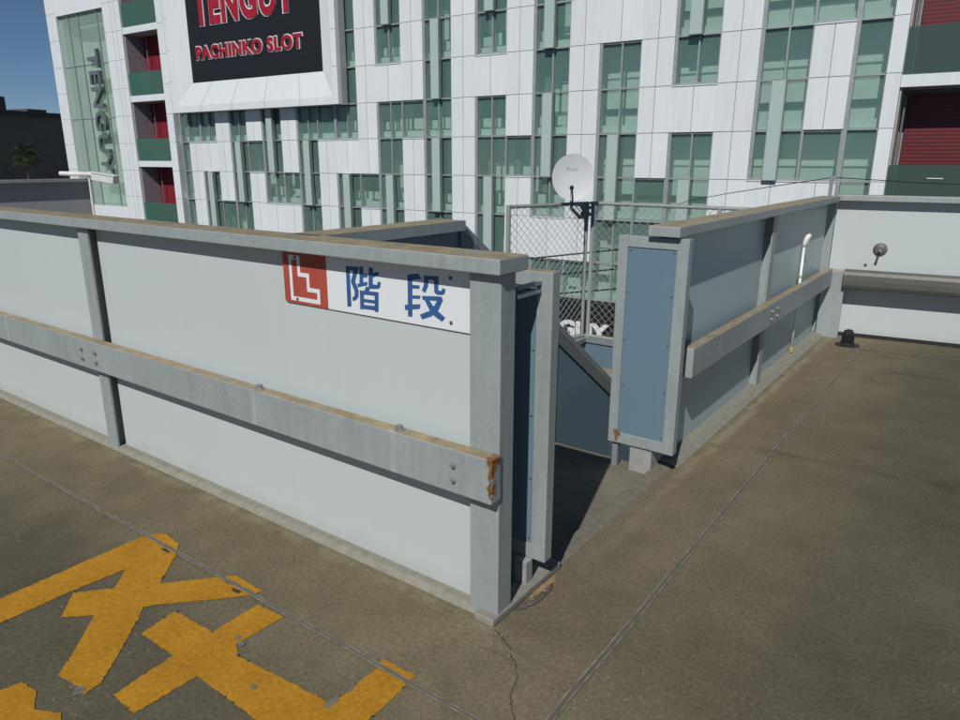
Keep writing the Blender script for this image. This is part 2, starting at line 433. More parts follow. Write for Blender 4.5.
M_patch2 = plain("patch_brown", (0.105, 0.085, 0.07), 0.9, var=0.35, scale=25)
sm_ = MB()
sm_.poly([(x, y, 0.0035) for x, y in rough_poly([(0.036, 0.375), (0.058, 0.34), (0.058, 0.26), (0.052, 0.20), (0.030, 0.17), (0.028, 0.30)], .003, .012)], 0)
sm_.poly([(x, y, 0.0065) for x, y in rough_poly([(0.056, 0.315), (0.074, 0.285), (0.078, 0.20), (0.062, 0.12), (0.036, 0.085), (0.031, 0.13), (0.047, 0.20), (0.056, 0.26)], .004, .012)], 1)
for _ in range(9):
    c = (random.uniform(.042, .07), random.uniform(.12, .29)); s_ = random.uniform(.002, .005)
    sm_.poly([(c[0] + s_ * math.cos(k) * random.uniform(.6, 1.3), c[1] + s_ * math.sin(k) * random.uniform(.6, 1.3), 0.009) for k in (0, 1.2, 2.5, 3.7, 5.0)], 2)
tag(sm_.build("floor_stain", [M_patch1, M_patch2, M_chip]), kind='structure')

# ------------------------------------------------------------------ parapet walls
CAP0, CAP1 = 1.221, 1.270
def wall(label, origin, ang, length, posts, cap=(0.0, 0.0), rail=None, panel_d=-0.045, railm=None, rail_kind='box', endpost=True, base=0.02, cz=0.0, group="parapet walls round the stair and deck edge", panelm=None):
    """local s runs along ang from origin, d points out to the deck side"""
    a = Vector((math.cos(ang), math.sin(ang), 0)); n = Vector((math.sin(ang), -math.cos(ang), 0))
    O = Vector(origin)
    T = lambda s, d, z: O + a * s + n * d + Vector((0, 0, z))
    w = thing("parapet_wall", label, "wall", origin, group)
    # cap in lengths with hairline joints
    m = MB(); s0, s1 = -cap[0], length + cap[1]
    cuts = [s0] + [p for p in posts if s0 + .5 < p < s1 - .5] + [s1]
    for i in range(len(cuts) - 1):
        m.box(cuts[i] + (0.0015 if i else 0), cuts[i + 1] - (0.0015 if i < len(cuts) - 2 else 0), -0.122, 0.034, CAP0 + cz, CAP1 + cz, lambda s, y, z: T(s, y, z))
    m.build("cap", M_galv, w, bevel=0.004)
    # painted panels between the posts
    m = MB(); ed = [0.0] + list(posts) + [length]
    ed = sorted(set(ed))
    for i in range(len(ed) - 1):
        m.box(ed[i] + (0.051 if ed[i] in posts else 0.004), ed[i + 1] - (0.051 if ed[i + 1] in posts else 0.004), panel_d - 0.045, panel_d, base, CAP0 + cz - 0.004, lambda s, y, z: T(s, y, z))
    m.build("panel", panelm or M_wpanel, w)
    # H section posts
    for p in posts:
        m = MB()
        f = lambda s, y, z: T(s, y, z)
        m.box(p - 0.05, p + 0.05, -0.009, 0.0, 0.0, CAP0 + cz - 0.002, f)
        m.box(p - 0.006, p + 0.006, panel_d - 0.048, -0.009, 0.0, CAP0 + cz - 0.003, f)
        m.box(p - 0.05, p + 0.05, panel_d - 0.058, panel_d - 0.0465, 0.0, CAP0 + cz - 0.003, f)
        m.build("post", M_galv, w)
    if rail:
        r0, r1 = rail[0], rail[1]
        m = MB(); f = lambda s, y, z: T(s, y, z)
        if rail_kind == 'box':
            ro = m
            ro.box(r0, r1, 0.0015, 0.056, 0.475, 0.633, f)
            rr = ro.build("rail", railm or M_galv, w, bevel=0.004)
            for p in list(posts) + ([rail[2]] if len(rail) > 2 else []):
                for ds in ((-0.073, 0.073) if p not in rail[2:] else (0.0,)):
                    for z in (0.524, 0.577):
                        b = MB(); b.lathe(T(p + ds, 0.056, z), n, [(0.011, 0), (0.011, 0.004), (0.0075, 0.005), (0.0075, 0.012)], 8); b.build("bolt", M_bolt, rr)
            for p in rail[3:]:
                b = MB(); b.lathe(T(p, 0.028, 0.633), (0, 0, 1), [(0.022, 0), (0.022, 0.004), (0.014, 0.005), (0.014, 0.017)], 6); b.build("bolt", M_bolt, rr)
        else:
            prof = [(0.0, 0.455), (0.045, 0.458), (0.072, 0.472), (0.085, 0.50), (0.088, 0.545), (0.085, 0.59), (0.072, 0.617), (0.045, 0.630), (0.0, 0.632)]
            prof = [(d_ + rail[2], z_) for d_, z_ in prof]
            m.prism([T(r0, d_, z_) for d_, z_ in prof], a * (r1 - r0))
            m.build("rail", railm or M_galv, w)
            b = MB()
            for k in range(8):
                s = r0 + 0.35 + 1.9 * k
                if s < r1: b.box(s - .04, s + .04, panel_d + 0.001, rail[2] - .001, 0.50, 0.59, f)
            b.build("rail_bracket", M_galvd, w)
    return w, T

# wall A: along x, from the corner post leftwards. s runs +x from x=-12
wA, TA = wall("long white panelled parapet carrying the stairs sign, rust-stained rail end", (-12.0, 0, 0), 0.0, 11.925, [3.90, 6.66, 9.42],
              cap=(0, 0.115), rail=(0.0, 12.030, 11.877, 10.825, 11.611), railm=M_galvR)
# boxed corner post
m = MB(); m.box(-0.098, 0.022, -0.0, 0.082, 0.0, CAP0 - 0.002)
m.build("corner_post", M_galv, wA, bevel=0.003)
m = MB(); m.box(-0.104, -0.0985, 0.012, 0.046, 0.03, 1.19); m.build("panel_edge_trim", M_galvd, wA)
# wall B: along y. s runs +y from y=1.34
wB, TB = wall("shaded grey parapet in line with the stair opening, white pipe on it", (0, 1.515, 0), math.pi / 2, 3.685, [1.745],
              cap=(0.088, 0.03), rail=(0.175, 3.685), cz=-0.010, panel_d=-0.052, panelm=M_shadepanel)
# wall C: beyond, along x, slightly splayed
angC = R(7.0)
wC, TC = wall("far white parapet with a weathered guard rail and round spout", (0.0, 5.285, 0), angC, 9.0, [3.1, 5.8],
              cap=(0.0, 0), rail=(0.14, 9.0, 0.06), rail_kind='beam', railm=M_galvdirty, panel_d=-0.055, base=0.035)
m = MB(); m.box(-0.03, 0.155, -0.012, 0.085, 0.0, 0.612, lambda s, y, z: TC(s, y, z))
m.build("corner_guard", M_galv, wC, bevel=0.004)
m = MB(); m.box(-0.10, -0.002, -0.10, 0.0, 0.0, CAP0 - .003, lambda s, y, z: TC(s, y, z))
m.build("corner_post", M_galv, wC)
m = MB(); m.box(0.16, 9.0, -0.095, -0.06, 0.003, 0.033, lambda s, y, z: TC(s, y, z)); m.build("base_gap", M_dark, wC)
# little bracket standing on the cap at the corner
m = MB(); m.box(-0.088, -0.055, -0.11, -0.095, 1.20, 1.43, lambda s, y, z: TC(s, y, z)); m.box(-0.06, -0.035, -0.115, -0.09, 1.39, 1.43, lambda s, y, z: TC(s, y, z))
m.build("wire_bracket", M_galvd, wC)
# wall D: far left edge of the deck
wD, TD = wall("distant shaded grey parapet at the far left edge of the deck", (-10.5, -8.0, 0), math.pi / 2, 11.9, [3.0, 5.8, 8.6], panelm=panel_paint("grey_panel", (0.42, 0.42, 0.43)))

# ------------------------------------------------------------------ end panels each side of the stair opening
def end_panel(label, x0, x1, y, z0, z1, fm, sheet_x, rustlabel=None, block=None, channel=None):
    e = thing("end_panel", label, "panel", ((x0 + x1) / 2, y, 0), "framed end panels at the stair opening")
    d = 0.05; bl, br, bt, bb = sheet_x[0] - x0, x1 - sheet_x[1], 0.053, 0.058
    m = MB()
    m.box(x0, x0 + bl, y, y + d, z0, z1); m.box(x1 - br, x1, y, y + d, z0, z1)
    m.box(x0 + bl, x1 - br, y + .0015, y + d, z1 - bt, z1 - .001); m.box(x0 + bl, x1 - br, y + .0015, y + d, z0 + .001, z0 + bb)
    m.build("frame", fm, e, bevel=0.0025)
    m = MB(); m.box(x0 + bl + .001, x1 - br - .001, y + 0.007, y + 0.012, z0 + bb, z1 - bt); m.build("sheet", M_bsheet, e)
    for fz in (0.02, 0.27, 0.52, 0.77, 0.985):
        for xx in (x0 + bl + .013, x1 - br - .013):
            m = MB()
            m.lathe((xx, y + .007, z0 + bb + (z1 - z0 - bb - bt) * fz), (0, -1, 0), [(.0045, 0), (.0045, .002), (.002, .0035)], 8)
            m.build("screw", M_screw, e)
    m = MB()
    if block: m.box(*block)
    m.build("base_block", M_block, e, bevel=0.004)
    if channel:
        m = MB(); m.box(*channel); m.build("support_channel", M_galvd, e)
    return e
eR = end_panel("right framed blue-grey end panel, fully visible beside the stair opening", -0.284, 0.071, 1.46, 0.128, 1.203, M_galvR2, (-0.234, 0.014),
               block=(-0.165, -0.045, 1.475, 1.58, -0.02, 0.125), channel=(-0.265, -0.235, 1.48, 1.51, -0.02, 0.128))
eL = end_panel("left framed end panel partly hidden behind the corner post below the sign", -0.300, 0.057, 0.25, 0.122, 1.198, M_galv, (-0.245, -0.004),
               block=(-0.055, 0.0, 0.215, 0.262, 0.0, 0.12))
m = MB(); m.box(0.0, 0.016, 0.105, 0.25, 1.155, 1.167); m.box(0.0, 0.016, 0.105, 0.25, 1.128, 1.139); m.build("tie_bar", M_galvd, eL)

# ------------------------------------------------------------------ stair: landing, steps and side wall
t = NT("landing_boards")
ln = t.noise(6, 4, stretch=(1, 14, 1)); c = t.mix(0.6, t.ramp(t.noise(3, 5), 0.3, 0.7, (0.14, 0.125, 0.09), (0.215, 0.19, 0.14)), t.ramp(ln, 0.35, 0.6, (0.75,) * 3, (1.15,) * 3), 'MULTIPLY')
M_land = t.set(c, 0.85)
st = thing("staircase", "outdoor flight of steps going down from the roof landing", "stairs", (-0.5, 0.8, 0))
m = MB(); m.box(-0.925, -0.056, 0.10, 1.57, -0.20, -0.012); m.build("landing", M_land, st)
for k in range(13):
    m = MB(); y0 = 1.572 + 0.27 * k; z1 = -0.012 - 0.185 * (k + 1)
    m.box(-0.925, -0.125, y0, y0 + 0.27, z1 - 0.19, z1); m.build("step", M_land, st)

sw = thing("stair_side_wall", "blue-grey stair side wall whose top slopes down steeply", "wall", (-0.97, 1.0, 0))
XS = -0.93
def yz(pts, x0, x1, mb, mi=0): mb.prism([(x0, y, z) for y, z in pts], (x1 - x0, 0, 0), mi)
zs = lambda y: 1.27 - 0.698 * (y - 1.035)
m = MB()
yz([(0.10, -0.5), (1.035, -0.5), (1.035, 1.222), (0.10, 1.222)], XS - 0.06, XS - 0.012, m)
yz([(1.036, -1.2), (4.4, -4.0), (4.4, zs(4.4) - .05), (1.036, zs(1.036) - .05)], XS - 0.06, XS - 0.012, m)
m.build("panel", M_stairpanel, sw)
m = MB()
m.box(XS - 0.14, XS + 0.03, 0.10, 1.035, 1.222, 1.27)
yz([(1.036, 1.222), (1.036, 1.27), (4.4, zs(4.4)), (4.4, zs(4.4) - 0.048)], XS - 0.13, XS + 0.002, m)
m.build("cap", M_galv, sw)
m = MB()
m.box(XS - 0.012, XS, 0.10, 1.00, 1.14, 1.221)
yz([(1.036, 1.14), (1.036, 1.221), (4.4, zs(4.4) - .049), (4.4, zs(4.4) - 0.13)], XS - .012, XS, m)
for yy in (1.0, 1.97, 2.95, 3.9):
    zt = 1.14 if yy < 1.03 else zs(yy + .06) - 0.13
    yz([(yy, zt - 2.2), (yy + .055, zt - 2.2), (yy + .055, zt), (yy, zt)], XS - .0115, XS - .0005, m)
m.build("frame", M_galvd, sw)

# low outer wall at the foot of the stair, below the fence
lw = thing("low_wall", "low blue-grey wall under the wire fence behind the stair", "wall", (-1.6, 5.2, -2.0))
m = MB(); m.box(-2.46, -0.14, 5.16, 5.26, -9.0, -0.40); m.box(-2.46, -2.36, 3.0, 5.158, -9.0, -0.401); m.build("panel", M_bsheet, lw)
m = MB(); m.box(-2.48, -0.14, 5.14, 5.28, -0.399, -0.352); m.box(-2.485, -2.34, 3.0, 5.139, -0.398, -0.352); m.build("cap", M_galvd, lw)
lb = thing("low_wall", "small tan-topped wall stub beyond the sloping stair wall", "wall", (-1.5, 4.4, -2.0))
m = MB(); m.box(-2.2, -1.03, 4.33, 4.41, -3.0, -0.49); m.build("panel", M_bsheet, lb)
m = MB(); m.box(-2.2, -1.03, 4.29, 4.46, -0.489, -0.44); m.build("cap", M_galv, lb)

# ------------------------------------------------------------------ stairs sign on wall A
YS = 0.045
sg = thing("stairs_sign", "white stairs sign with blue characters and a red stair pictogram", "sign", (-0.58, 0.03, 1.1))
m = MB(); m.box(-0.795, -0.122, 0.036, YS - .0005, 1.0085, 1.2095)
m.build("plate", M_sign, sg)
m = MB()
rc = [(-1.045, 1.2095), (-1.045, 1.012), (-1.035, 1.0085), (-0.7965, 1.0085), (-0.7965, 1.2095)]
m.prism([(x, 0.036, z) for x, z in rc], (0, 0.0085, 0)); m.build("pictogram_plate", M_red, sg)
m = MB()   # white outline of a flight of stairs
SC = [(-1.009, 1.198), (-0.944, 1.198), (-0.944, 1.133), (-0.894, 1.133), (-0.894, 1.078), (-0.838, 1.078), (-0.838, 1.019), (-1.009, 1.019)]
def inset(pts, d):
    n_ = len(pts); out = []
    for i in range(n_):
        p0, p1, p2 = Vector(pts[i - 1]), Vector(pts[i]), Vector(pts[(i + 1) % n_])
        e1 = (p1 - p0).normalized(); e2 = (p2 - p1).normalized()
        n1 = Vector((e1.y, -e1.x)); n2 = Vector((e2.y, -e2.x))
        out.append(p1 + (n1 + n2) * d)
    return out
IN = inset(SC, 0.0165)
for i in range(len(SC)):
    j = (i + 1) % len(SC)
    m.poly([(SC[i][0], 0.0355, SC[i][1]), (SC[j][0], 0.0355, SC[j][1]), (IN[j][0], 0.0355, IN[j][1]), (IN[i][0], 0.0355, IN[i][1])])
m.build("pictogram", M_sign, sg)
KAI = [[(-0.6894, 1.1806), (-0.6697, 1.1813), (-0.6692, 1.0325), (-0.6908, 1.0289)], [(-0.6894, 1.1806), (-0.6246, 1.1828), (-0.6241, 1.1682), (-0.6777, 1.1658)], [(-0.6479, 1.1734), (-0.6237, 1.1755), (-0.6439, 1.1295), (-0.6286, 1.0964), (-0.6301, 1.0738), (-0.6428, 1.0598), (-0.6607, 1.0537), (-0.6619, 1.0677), (-0.6503, 1.074), (-0.6491, 1.0917), (-0.6665, 1.1247)], [(-0.619, 1.1847), (-0.6006, 1.1853), (-0.6024, 1.1213), (-0.6219, 1.1159)], [(-0.6035, 1.1589), (-0.5804, 1.16), (-0.5811, 1.1478), (-0.6043, 1.1466)], [(-0.6333, 1.1206), (-0.582, 1.1332), (-0.5828, 1.1199), (-0.6327, 1.1083)], [(-0.5723, 1.1849), (-0.5523, 1.1852), (-0.5557, 1.1227), (-0.576, 1.1206)], [(-0.5548, 1.1649), (-0.5278, 1.1745), (-0.5204, 1.1647), (-0.5555, 1.1503)], [(-0.5756, 1.1265), (-0.5336, 1.1269), (-0.5283, 1.14), (-0.5146, 1.1375), (-0.5208, 1.1176), (-0.5343, 1.1123), (-0.5746, 1.1095)], [(-0.5898, 1.1152), (-0.5675, 1.1151), (-0.5788, 1.0943), (-0.5992, 1.0946)], [(-0.6209, 1.0982), (-0.6023, 1.0992), (-0.6029, 1.032), (-0.6225, 1.0281)], [(-0.5463, 1.0993), (-0.5283, 1.0998), (-0.5319, 1.0294), (-0.55, 1.0286)], [(-0.6209, 1.0982), (-0.5283, 1.1013), (-0.529, 1.0876), (-0.6218, 1.0847)], [(-0.6076, 1.0689), (-0.5452, 1.0701), (-0.5458, 1.0588), (-0.6082, 1.0579)], [(-0.6089, 1.0463), (-0.5463, 1.0489), (-0.5471, 1.034), (-0.6098, 1.0322)]]
DAN = [[(-0.3892, 1.1765), (-0.3665, 1.1777), (-0.3711, 1.0321), (-0.3917, 1.0308)], [(-0.3892, 1.1765), (-0.3403, 1.1857), (-0.3264, 1.1678), (-0.3701, 1.1603)], [(-0.3706, 1.1436), (-0.3354, 1.1454), (-0.3357, 1.1333), (-0.3711, 1.131)], [(-0.3718, 1.1075), (-0.3321, 1.1106), (-0.3343, 1.0992), (-0.3722, 1.0958)], [(-0.4053, 1.0706), (-0.3329, 1.0816), (-0.3364, 1.0648), (-0.4035, 1.0518)], [(-0.3153, 1.1803), (-0.2964, 1.1812), (-0.2972, 1.1479), (-0.3108, 1.1222), (-0.3256, 1.1289), (-0.3161, 1.1505)], [(-0.3153, 1.1803), (-0.2538, 1.1839), (-0.2541, 1.1704), (-0.3157, 1.1666)], [(-0.2713, 1.18), (-0.2527, 1.1817), (-0.2535, 1.1366), (-0.2391, 1.1372), (-0.2372, 1.1465), (-0.223, 1.1444), (-0.2272, 1.1282), (-0.2376, 1.1234), (-0.2608, 1.1222), (-0.2711, 1.1292)], [(-0.3243, 1.1114), (-0.2394, 1.1178), (-0.235, 1.1033), (-0.3234, 1.0976)], [(-0.3173, 1.102), (-0.2964, 1.1044), (-0.2705, 1.0752), (-0.2255, 1.0487), (-0.239, 1.0331), (-0.2856, 1.0548)], [(-0.2552, 1.1091), (-0.2338, 1.108), (-0.2529, 1.0728), (-0.2858, 1.0455), (-0.3264, 1.0299), (-0.337, 1.0445), (-0.2944, 1.063), (-0.2703, 1.0845)]]
for nm, K in (("lettering", KAI), ("lettering", DAN)):
    m = MB()
    for i, p in enumerate(K): m.poly([(x, 0.0355 - 0.00012 * i, z) for x, z in p])
    m.build(nm, M_blue, sg)
for x, z in ((-0.202, 1.183), (-0.201, 1.034), (-0.97, 1.026), (-0.97, 1.19)):
    m = MB()
    m.lathe((x, 0.036, z), (0, -1, 0), [(.0065, 0), (.0065, .002), (.003, .004)], 10)
    m.build("screw", M_screw, sg)

# ------------------------------------------------------------------ small fittings
dr = thing("roof_drain", "black cast iron roof drain dome in the far deck corner", "drain", (0.285, 5.0, 0))
m = MB(); m.lathe((0.285, 5.0, 0.0), (0, 0, 1), [(0.100, 0), (0.098, .007), (0.062, .014), (0.055, .022)], 24); m.build("flange", M_black, dr)
m = MB(); m.lathe((0.285, 5.0, 0.025), (0, 0, 1), [(0.028, 0), (0.028, .07), (0.025, .095), (0.015, .112)], 16)
for k in range(10):
    a = 2 * math.pi * k / 10; c, s_ = math.cos(a), math.sin(a)
    m.tube([(0.285 + .046 * c, 5.0 + .046 * s_, .025), (0.285 + .043 * c, 5.0 + .043 * s_, .10), (0.285 + .030 * c, 5.0 + .030 * s_, .128), (0.285, 5.0, .138)], .0075, 5)
m.build("strainer", M_black, dr)

vp = thing("vent_pipe", "thin white plastic pipe with rounded cap on the shaded parapet", "pipe", (-0.02, 4.3, 0.04))
m = MB(); m.tube([(-0.022, 4.30, 0.05), (-0.022, 4.30, 0.93)], 0.0105, 10); m.build("pipe", M_pvc, vp, smooth=True)
m = MB(); m.tube([(-0.022, 4.30, 0.90), (-0.021, 4.305, 0.93), (-0.012, 4.315, 0.965), (0.0, 4.325, 0.99), (0.004, 4.33, 1.0)], [0.0125, 0.019, 0.022, 0.019, 0.010], 12); m.build("pipe_cap", M_pvc, vp, smooth=True)
m = MB(); m.tube([(-0.022, 4.30, 0.041), (-0.022, 4.30, 0.085)], 0.0145, 10); m.build("collar", M_pvcy, vp)
m = MB(); m.tube([(-0.022, 4.30, 0.66), (-0.022, 4.30, 0.675)], 0.016, 10); m.build("collar", M_pvcy, vp)

M_spout = plain("spout_grey", (0.16, 0.15, 0.145), 0.6, 0.3, var=0.35, scale=40)
kc = TC(0.39, -0.055, 0.807); kn = Vector((math.sin(angC), -math.cos(angC), 0))
sp = thing("wall_spout", "round grey spout with a short rod on the far white parapet", "spout", tuple(kc))
m = MB(); m.lathe(kc, kn, [(0.056, 0), (0.056, .008), (0.046, .022), (0.024, .03)], 20); m.build("flange", M_spout, sp, smooth=False)
m = MB(); m.tube([kc + kn * .028, kc + kn * .13], [0.011, 0.010], 10); m.lathe(kc + kn * .13, kn, [(.012, 0), (.012, .012), (.008, .016)], 10); m.build("rod", M_bolt, sp)
kc2 = TC(0.293, -0.055, 0.664)
m = MB(); m.lathe(kc2, kn, [(0.014, 0), (0.013, .006), (0.006, .010)], 14); tag(m.build("wall_plug", M_spout, loc=tuple(kc2)), "tiny round grey plug on the far white parapet below the spout", "plug")

# ------------------------------------------------------------------ chain link fence
fc = thing("chain_link_fence", "grey chain link fence standing beyond the stair, dish clamped to it", "fence", (-2.39, 5.2, -0.35))
FZ0, FZ1 = -0.335, 1.118
m_runs = [((-2.385, 5.20), (-0.16, 5.20)), ((-2.395, 5.17), (-2.70, 4.09))]
for (p, q) in m_runs:
    p = Vector((*p, 0)); q = Vector((*q, 0)); d = (q - p).normalized(); L = (q - p).length
    w = MB(); h = FZ1 - FZ0; pitch_ = 0.084
    k = int((L + h) / pitch_) + 1
    for i in range(k):
        for sgn in (1, -1):
            # line s = s0 + sgn*t, z = FZ0 + t clipped to 0..L
            s0 = i * pitch_ - (h if sgn > 0 else 0)
            t0, t1 = 0.0, h
            if sgn > 0: t0 = max(t0, -s0); t1 = min(t1, L - s0)
            else: t0 = max(t0, s0 - L); t1 = min(t1, s0)
            if t1 - t0 < 0.02: continue
            a = p + d * (s0 + sgn * t0) + Vector((0, 0.0016 * sgn, FZ0 + t0)); b = p + d * (s0 + sgn * t1) + Vector((0, 0.0016 * sgn, FZ0 + t1))
            w.tube([a, b], 0.0023, 4, caps=False)
    w.build("wire_mesh", M_wire, fc)
    for zz in (FZ1, FZ0):
        r_ = MB(); r_.tube([p + Vector((0, 0, zz)), q + Vector((0, 0, zz))], 0.0185, 10); r_.build("rail", M_galv, fc)
for x, y, r_, zt in ((-2.355, 5.2, .021, 1.11), (-2.41, 5.165, .021, 1.13), (-1.90, 5.2, .015, 1.11), (-1.0, 5.2, .021, 1.11), (-2.70, 4.09, .024, 1.135)):
    m = MB(); m.tube([(x, y, -0.60), (x, y, zt)], r_, 10); m.build("post", M_galv, fc)

# ------------------------------------------------------------------ satellite dish
M_dish = plain("dish_white", (0.56, 0.57, 0.57), 0.5, var=0.05, scale=9)
M_dishm = plain("dish_mark", (0.06, 0.06, 0.07), 0.6)
M_mount = plain("dish_mount", (0.34, 0.35, 0.35), 0.5, 0.4)
dp = Vector((-2.373, 4.765, 1.392))        # dish centre
post = Vector((-2.41, 5.165, 1.05))
tocam = (CAMPOS - dp).normalized()
nrm = (tocam + Vector((0.10, 0.02, 0.13))).normalized()
right = Vector((0, 0, 1)).cross(nrm).normalized(); upv = nrm.cross(right)
dish = thing("satellite_dish", "round white satellite dish clamped to the chain link fence post", "satellite dish", tuple(post))
rad, dep = 0.225, 0.032
m = MB(); rings = 12; seg = 40; i0 = 0
def dpt(fr, th, back=0.0):
    rr = fr * rad
    return dp + right * (rr * 0.94 * math.cos(th)) + upv * (rr * 1.04 * math.sin(th)) + nrm * (dep * fr * fr - dep - back)
for back in (0.0, 0.005):
    for i in range(rings):
        for j in range(seg):
            t0, t1 = 2 * math.pi * j / seg, 2 * math.pi * (j + 1) / seg
            f0, f1 = i / rings, (i + 1) / rings
            q = [dpt(f0, t0, back), dpt(f1, t0, back), dpt(f1, t1, back), dpt(f0, t1, back)]
            if i == 0: q = q[1:] if False else [q[0], q[1], q[2]]
            m.poly(q if not back else q[::-1])
for j in range(seg):
    t0, t1 = 2 * math.pi * j / seg, 2 * math.pi * (j + 1) / seg
    m.poly([dpt(1, t0), dpt(1, t0, .005), dpt(1, t1, .005), dpt(1, t1)])
m.build("reflector", M_dish, dish, smooth=True)
# small printed mark: an open oval with letters inside, upper part of the dish
m = MB()
def mk(u, v): fr = math.hypot(u / .94, v / 1.04) / rad; return dp + right * u + upv * v + nrm * (dep * fr * fr - dep + .0015)
for j in range(26):
    if 5 < j < 9: continue
    a0, a1 = 2 * math.pi * j / 26, 2 * math.pi * (j + 1) / 26
    e = lambda a, k: mk(-.004 + .052 * k * math.cos(a), .082 + .017 * k * math.sin(a))
    if j % 7 != 3: m.poly([e(a0, 1), e(a1, 1), e(a1, .90), e(a0, .90)])
for u0 in (-.026, -.006, .014):
    m.poly([mk(u0, .076), mk(u0 + .012, .076), mk(u0 + .012, .079), mk(u0, .079)])
    m.poly([mk(u0, .076), mk(u0 + .003, .076), mk(u0 + .003, .09), mk(u0, .09)])
m.poly([mk(-.063, .089), mk(-.052, .089), mk(-.052, .096), mk(-.063, .096)])
m.build("printed_mark", M_dishm, dish)
# feed arm and receiver head
base_ = dp - upv * (rad * 1.02) - nrm * .01; lnb = dp + nrm * 0.235 - upv * 0.125 - right * 0.03
m = MB(); m.tube([base_ - nrm * .03, base_ + nrm * .05 - upv * .01, lnb - upv * .03], 0.009, 8); m.tube([base_ - right * .02, base_ + nrm * .1 - right * .026, lnb - upv * .035 - right * .012], 0.003, 6)
m.build("feed_arm", M_mount, dish)
m = MB(); m.lathe(lnb + nrm * .03, -nrm, [(.014, 0), (.017, .02), (.022, .05), (.022, .066)], 12); m.tube([lnb - upv * .005, lnb - upv * .05], .012, 8); m.build("receiver_head", M_black, dish)
m = MB()
bk = dp - nrm * .05 - upv * .06
m.lathe(dp - nrm * .038 - upv * .05, -nrm, [(.055, 0), (.05, .025), (.03, .03)], 12)
bz = Vector((0, 0, 1))
m.tube([bk, bk - nrm * .04 - upv * .12, bk - nrm * .02 - bz * .24, post * .55 + bk * .45 - bz * .20, post + Vector((.03, -.02, -.02))], 0.017, 8)
m.tube([base_ - nrm * .03, base_ - nrm * .06 - bz * .03, post + Vector((.02, -.02, .03))], 0.012, 8)
m.box(post.x - .05, post.x + .055, post.y - .05, post.y + .03, 0.985, 1.02); m.box(post.x - .05, post.x + .055, post.y - .05, post.y + .03, 1.055, 1.09)
m.box(post.x - .03, post.x + .05, post.y - .06, post.y - .045, 0.96, 1.11)
for dx in (-.035, .045):
    for zz in (1.003, 1.073): m.tube([(post.x + dx, post.y - .08, zz), (post.x + dx, post.y + .05, zz)], .007, 6)
m.build("mount", M_mount, dish)

m = MB(); m.tube([lnb - upv * .05, base_ - nrm * .02 - upv * .02, post + Vector((-.01, -.03, -.06)), post + Vector((.004, -.026, -.5)), post + Vector((-.012, -.026, -.9)), post + Vector((.0, -.026, -1.4))], .0042, 6)
m.build("coaxial_cable", M_cable, dish)

# ------------------------------------------------------------------ building across the street
FA = R(2.5)
FU = Vector((math.cos(FA), math.sin(FA), 0)); FN = Vector((-math.sin(FA), math.cos(FA), 0)); FD = 26.0
def F(u, d, z): return FU * u + FN * (FD + d) + Vector((0, 0, z))
M_clad = NT("white_cladding"); t = M_clad
cc = t.mix(0.5, t.ramp(t.noise(0.35, 4), 0.3, 0.7, (0.70, 0.73, 0.735), (0.76, 0.79, 0.795)), t.ramp(t.noise(2.2, 4, stretch=(3, 3, .25)), 0.3, 0.7, (0.67, 0.70, 0.705), (0.78, 0.81, 0.81)))
isl = t.math('ADD', 0.94, t.math('MULTIPLY', 0.07, t.geo.outputs['Random Per Island']))
cv = t.n.new('ShaderNodeCombineColor'); [t.lk(isl, cv.inputs[k]) for k in range(3)]
cc = t.mix(1.0, cc, cv.outputs[0], 'MULTIPLY')
M_clad = t.set(cc, 0.35, 0.0, 0.4)
M_cladgap = plain("cladding_joint", (0.30, 0.31, 0.32), 0.8)
M_alu = plain("window_aluminium", (0.36, 0.38, 0.38), 0.45, 0.3)
M_alud = plain("window_aluminium_dark", (0.16, 0.18, 0.18), 0.5, 0.2)
def glass_mat(name, tint, gloss=1.0, frost=None, ff=0.5):
    t = NT(name); t.n.remove(t.bsdf)
    tr = t.n.new("ShaderNodeBsdfTransparent"); tr.inputs[0].default_value = (*tint, 1)
    gl = t.n.new("ShaderNodeBsdfGlossy"); gl.inputs["Roughness"].default_value = 0.03; gl.inputs[0].default_value = (0.85, 0.95, 0.92, 1)
    dt = t.n.new("ShaderNodeVectorMath"); dt.operation = 'DOT_PRODUCT'
    t.lk(t.geo.outputs["Normal"], dt.inputs[0]); t.lk(t.geo.outputs["Incoming"], dt.inputs[1])
    sch = t.math('POWER', t.math('SUBTRACT', 1.0, t.math('ABSOLUTE', dt.outputs["Value"])), 5.0)
    frs = t.math('MULTIPLY', t.math('ADD', 0.035, t.math('MULTIPLY', sch, 0.96)), gloss)
    mx = t.n.new("ShaderNodeMixShader"); t.lk(frs, mx.inputs[0]); t.lk(tr.outputs[0], mx.inputs[1]); t.lk(gl.outputs[0], mx.inputs[2])
    last = mx.outputs[0]
    if frost:
        df = t.n.new("ShaderNodeBsdfDiffuse"); df.inputs[0].default_value = (*frost, 1)
        m2 = t.n.new("ShaderNodeMixShader"); m2.inputs[0].default_value = ff; t.lk(last, m2.inputs[1]); t.lk(df.outputs[0], m2.inputs[2]); last = m2.outputs[0]
    t.lk(last, t.out.inputs[0]); return t.m
M_glass = glass_mat("tinted_window_glass", (0.865, 0.92, 0.89), 1.4, (0.29, 0.48, 0.42), 0.17)
M_balg = glass_mat("green_balustrade_glass", (0.60, 0.80, 0.72), 1.0, (0.085, 0.205, 0.16))
M_balg2 = glass_mat("grey_balustrade_glass", (0.62, 0.76, 0.72), 1.0, (0.085, 0.14, 0.125), 0.55)
M_bayg = glass_mat("bay_glass", (0.90, 0.945, 0.90), 1.0, (0.42, 0.56, 0.48), 0.30)
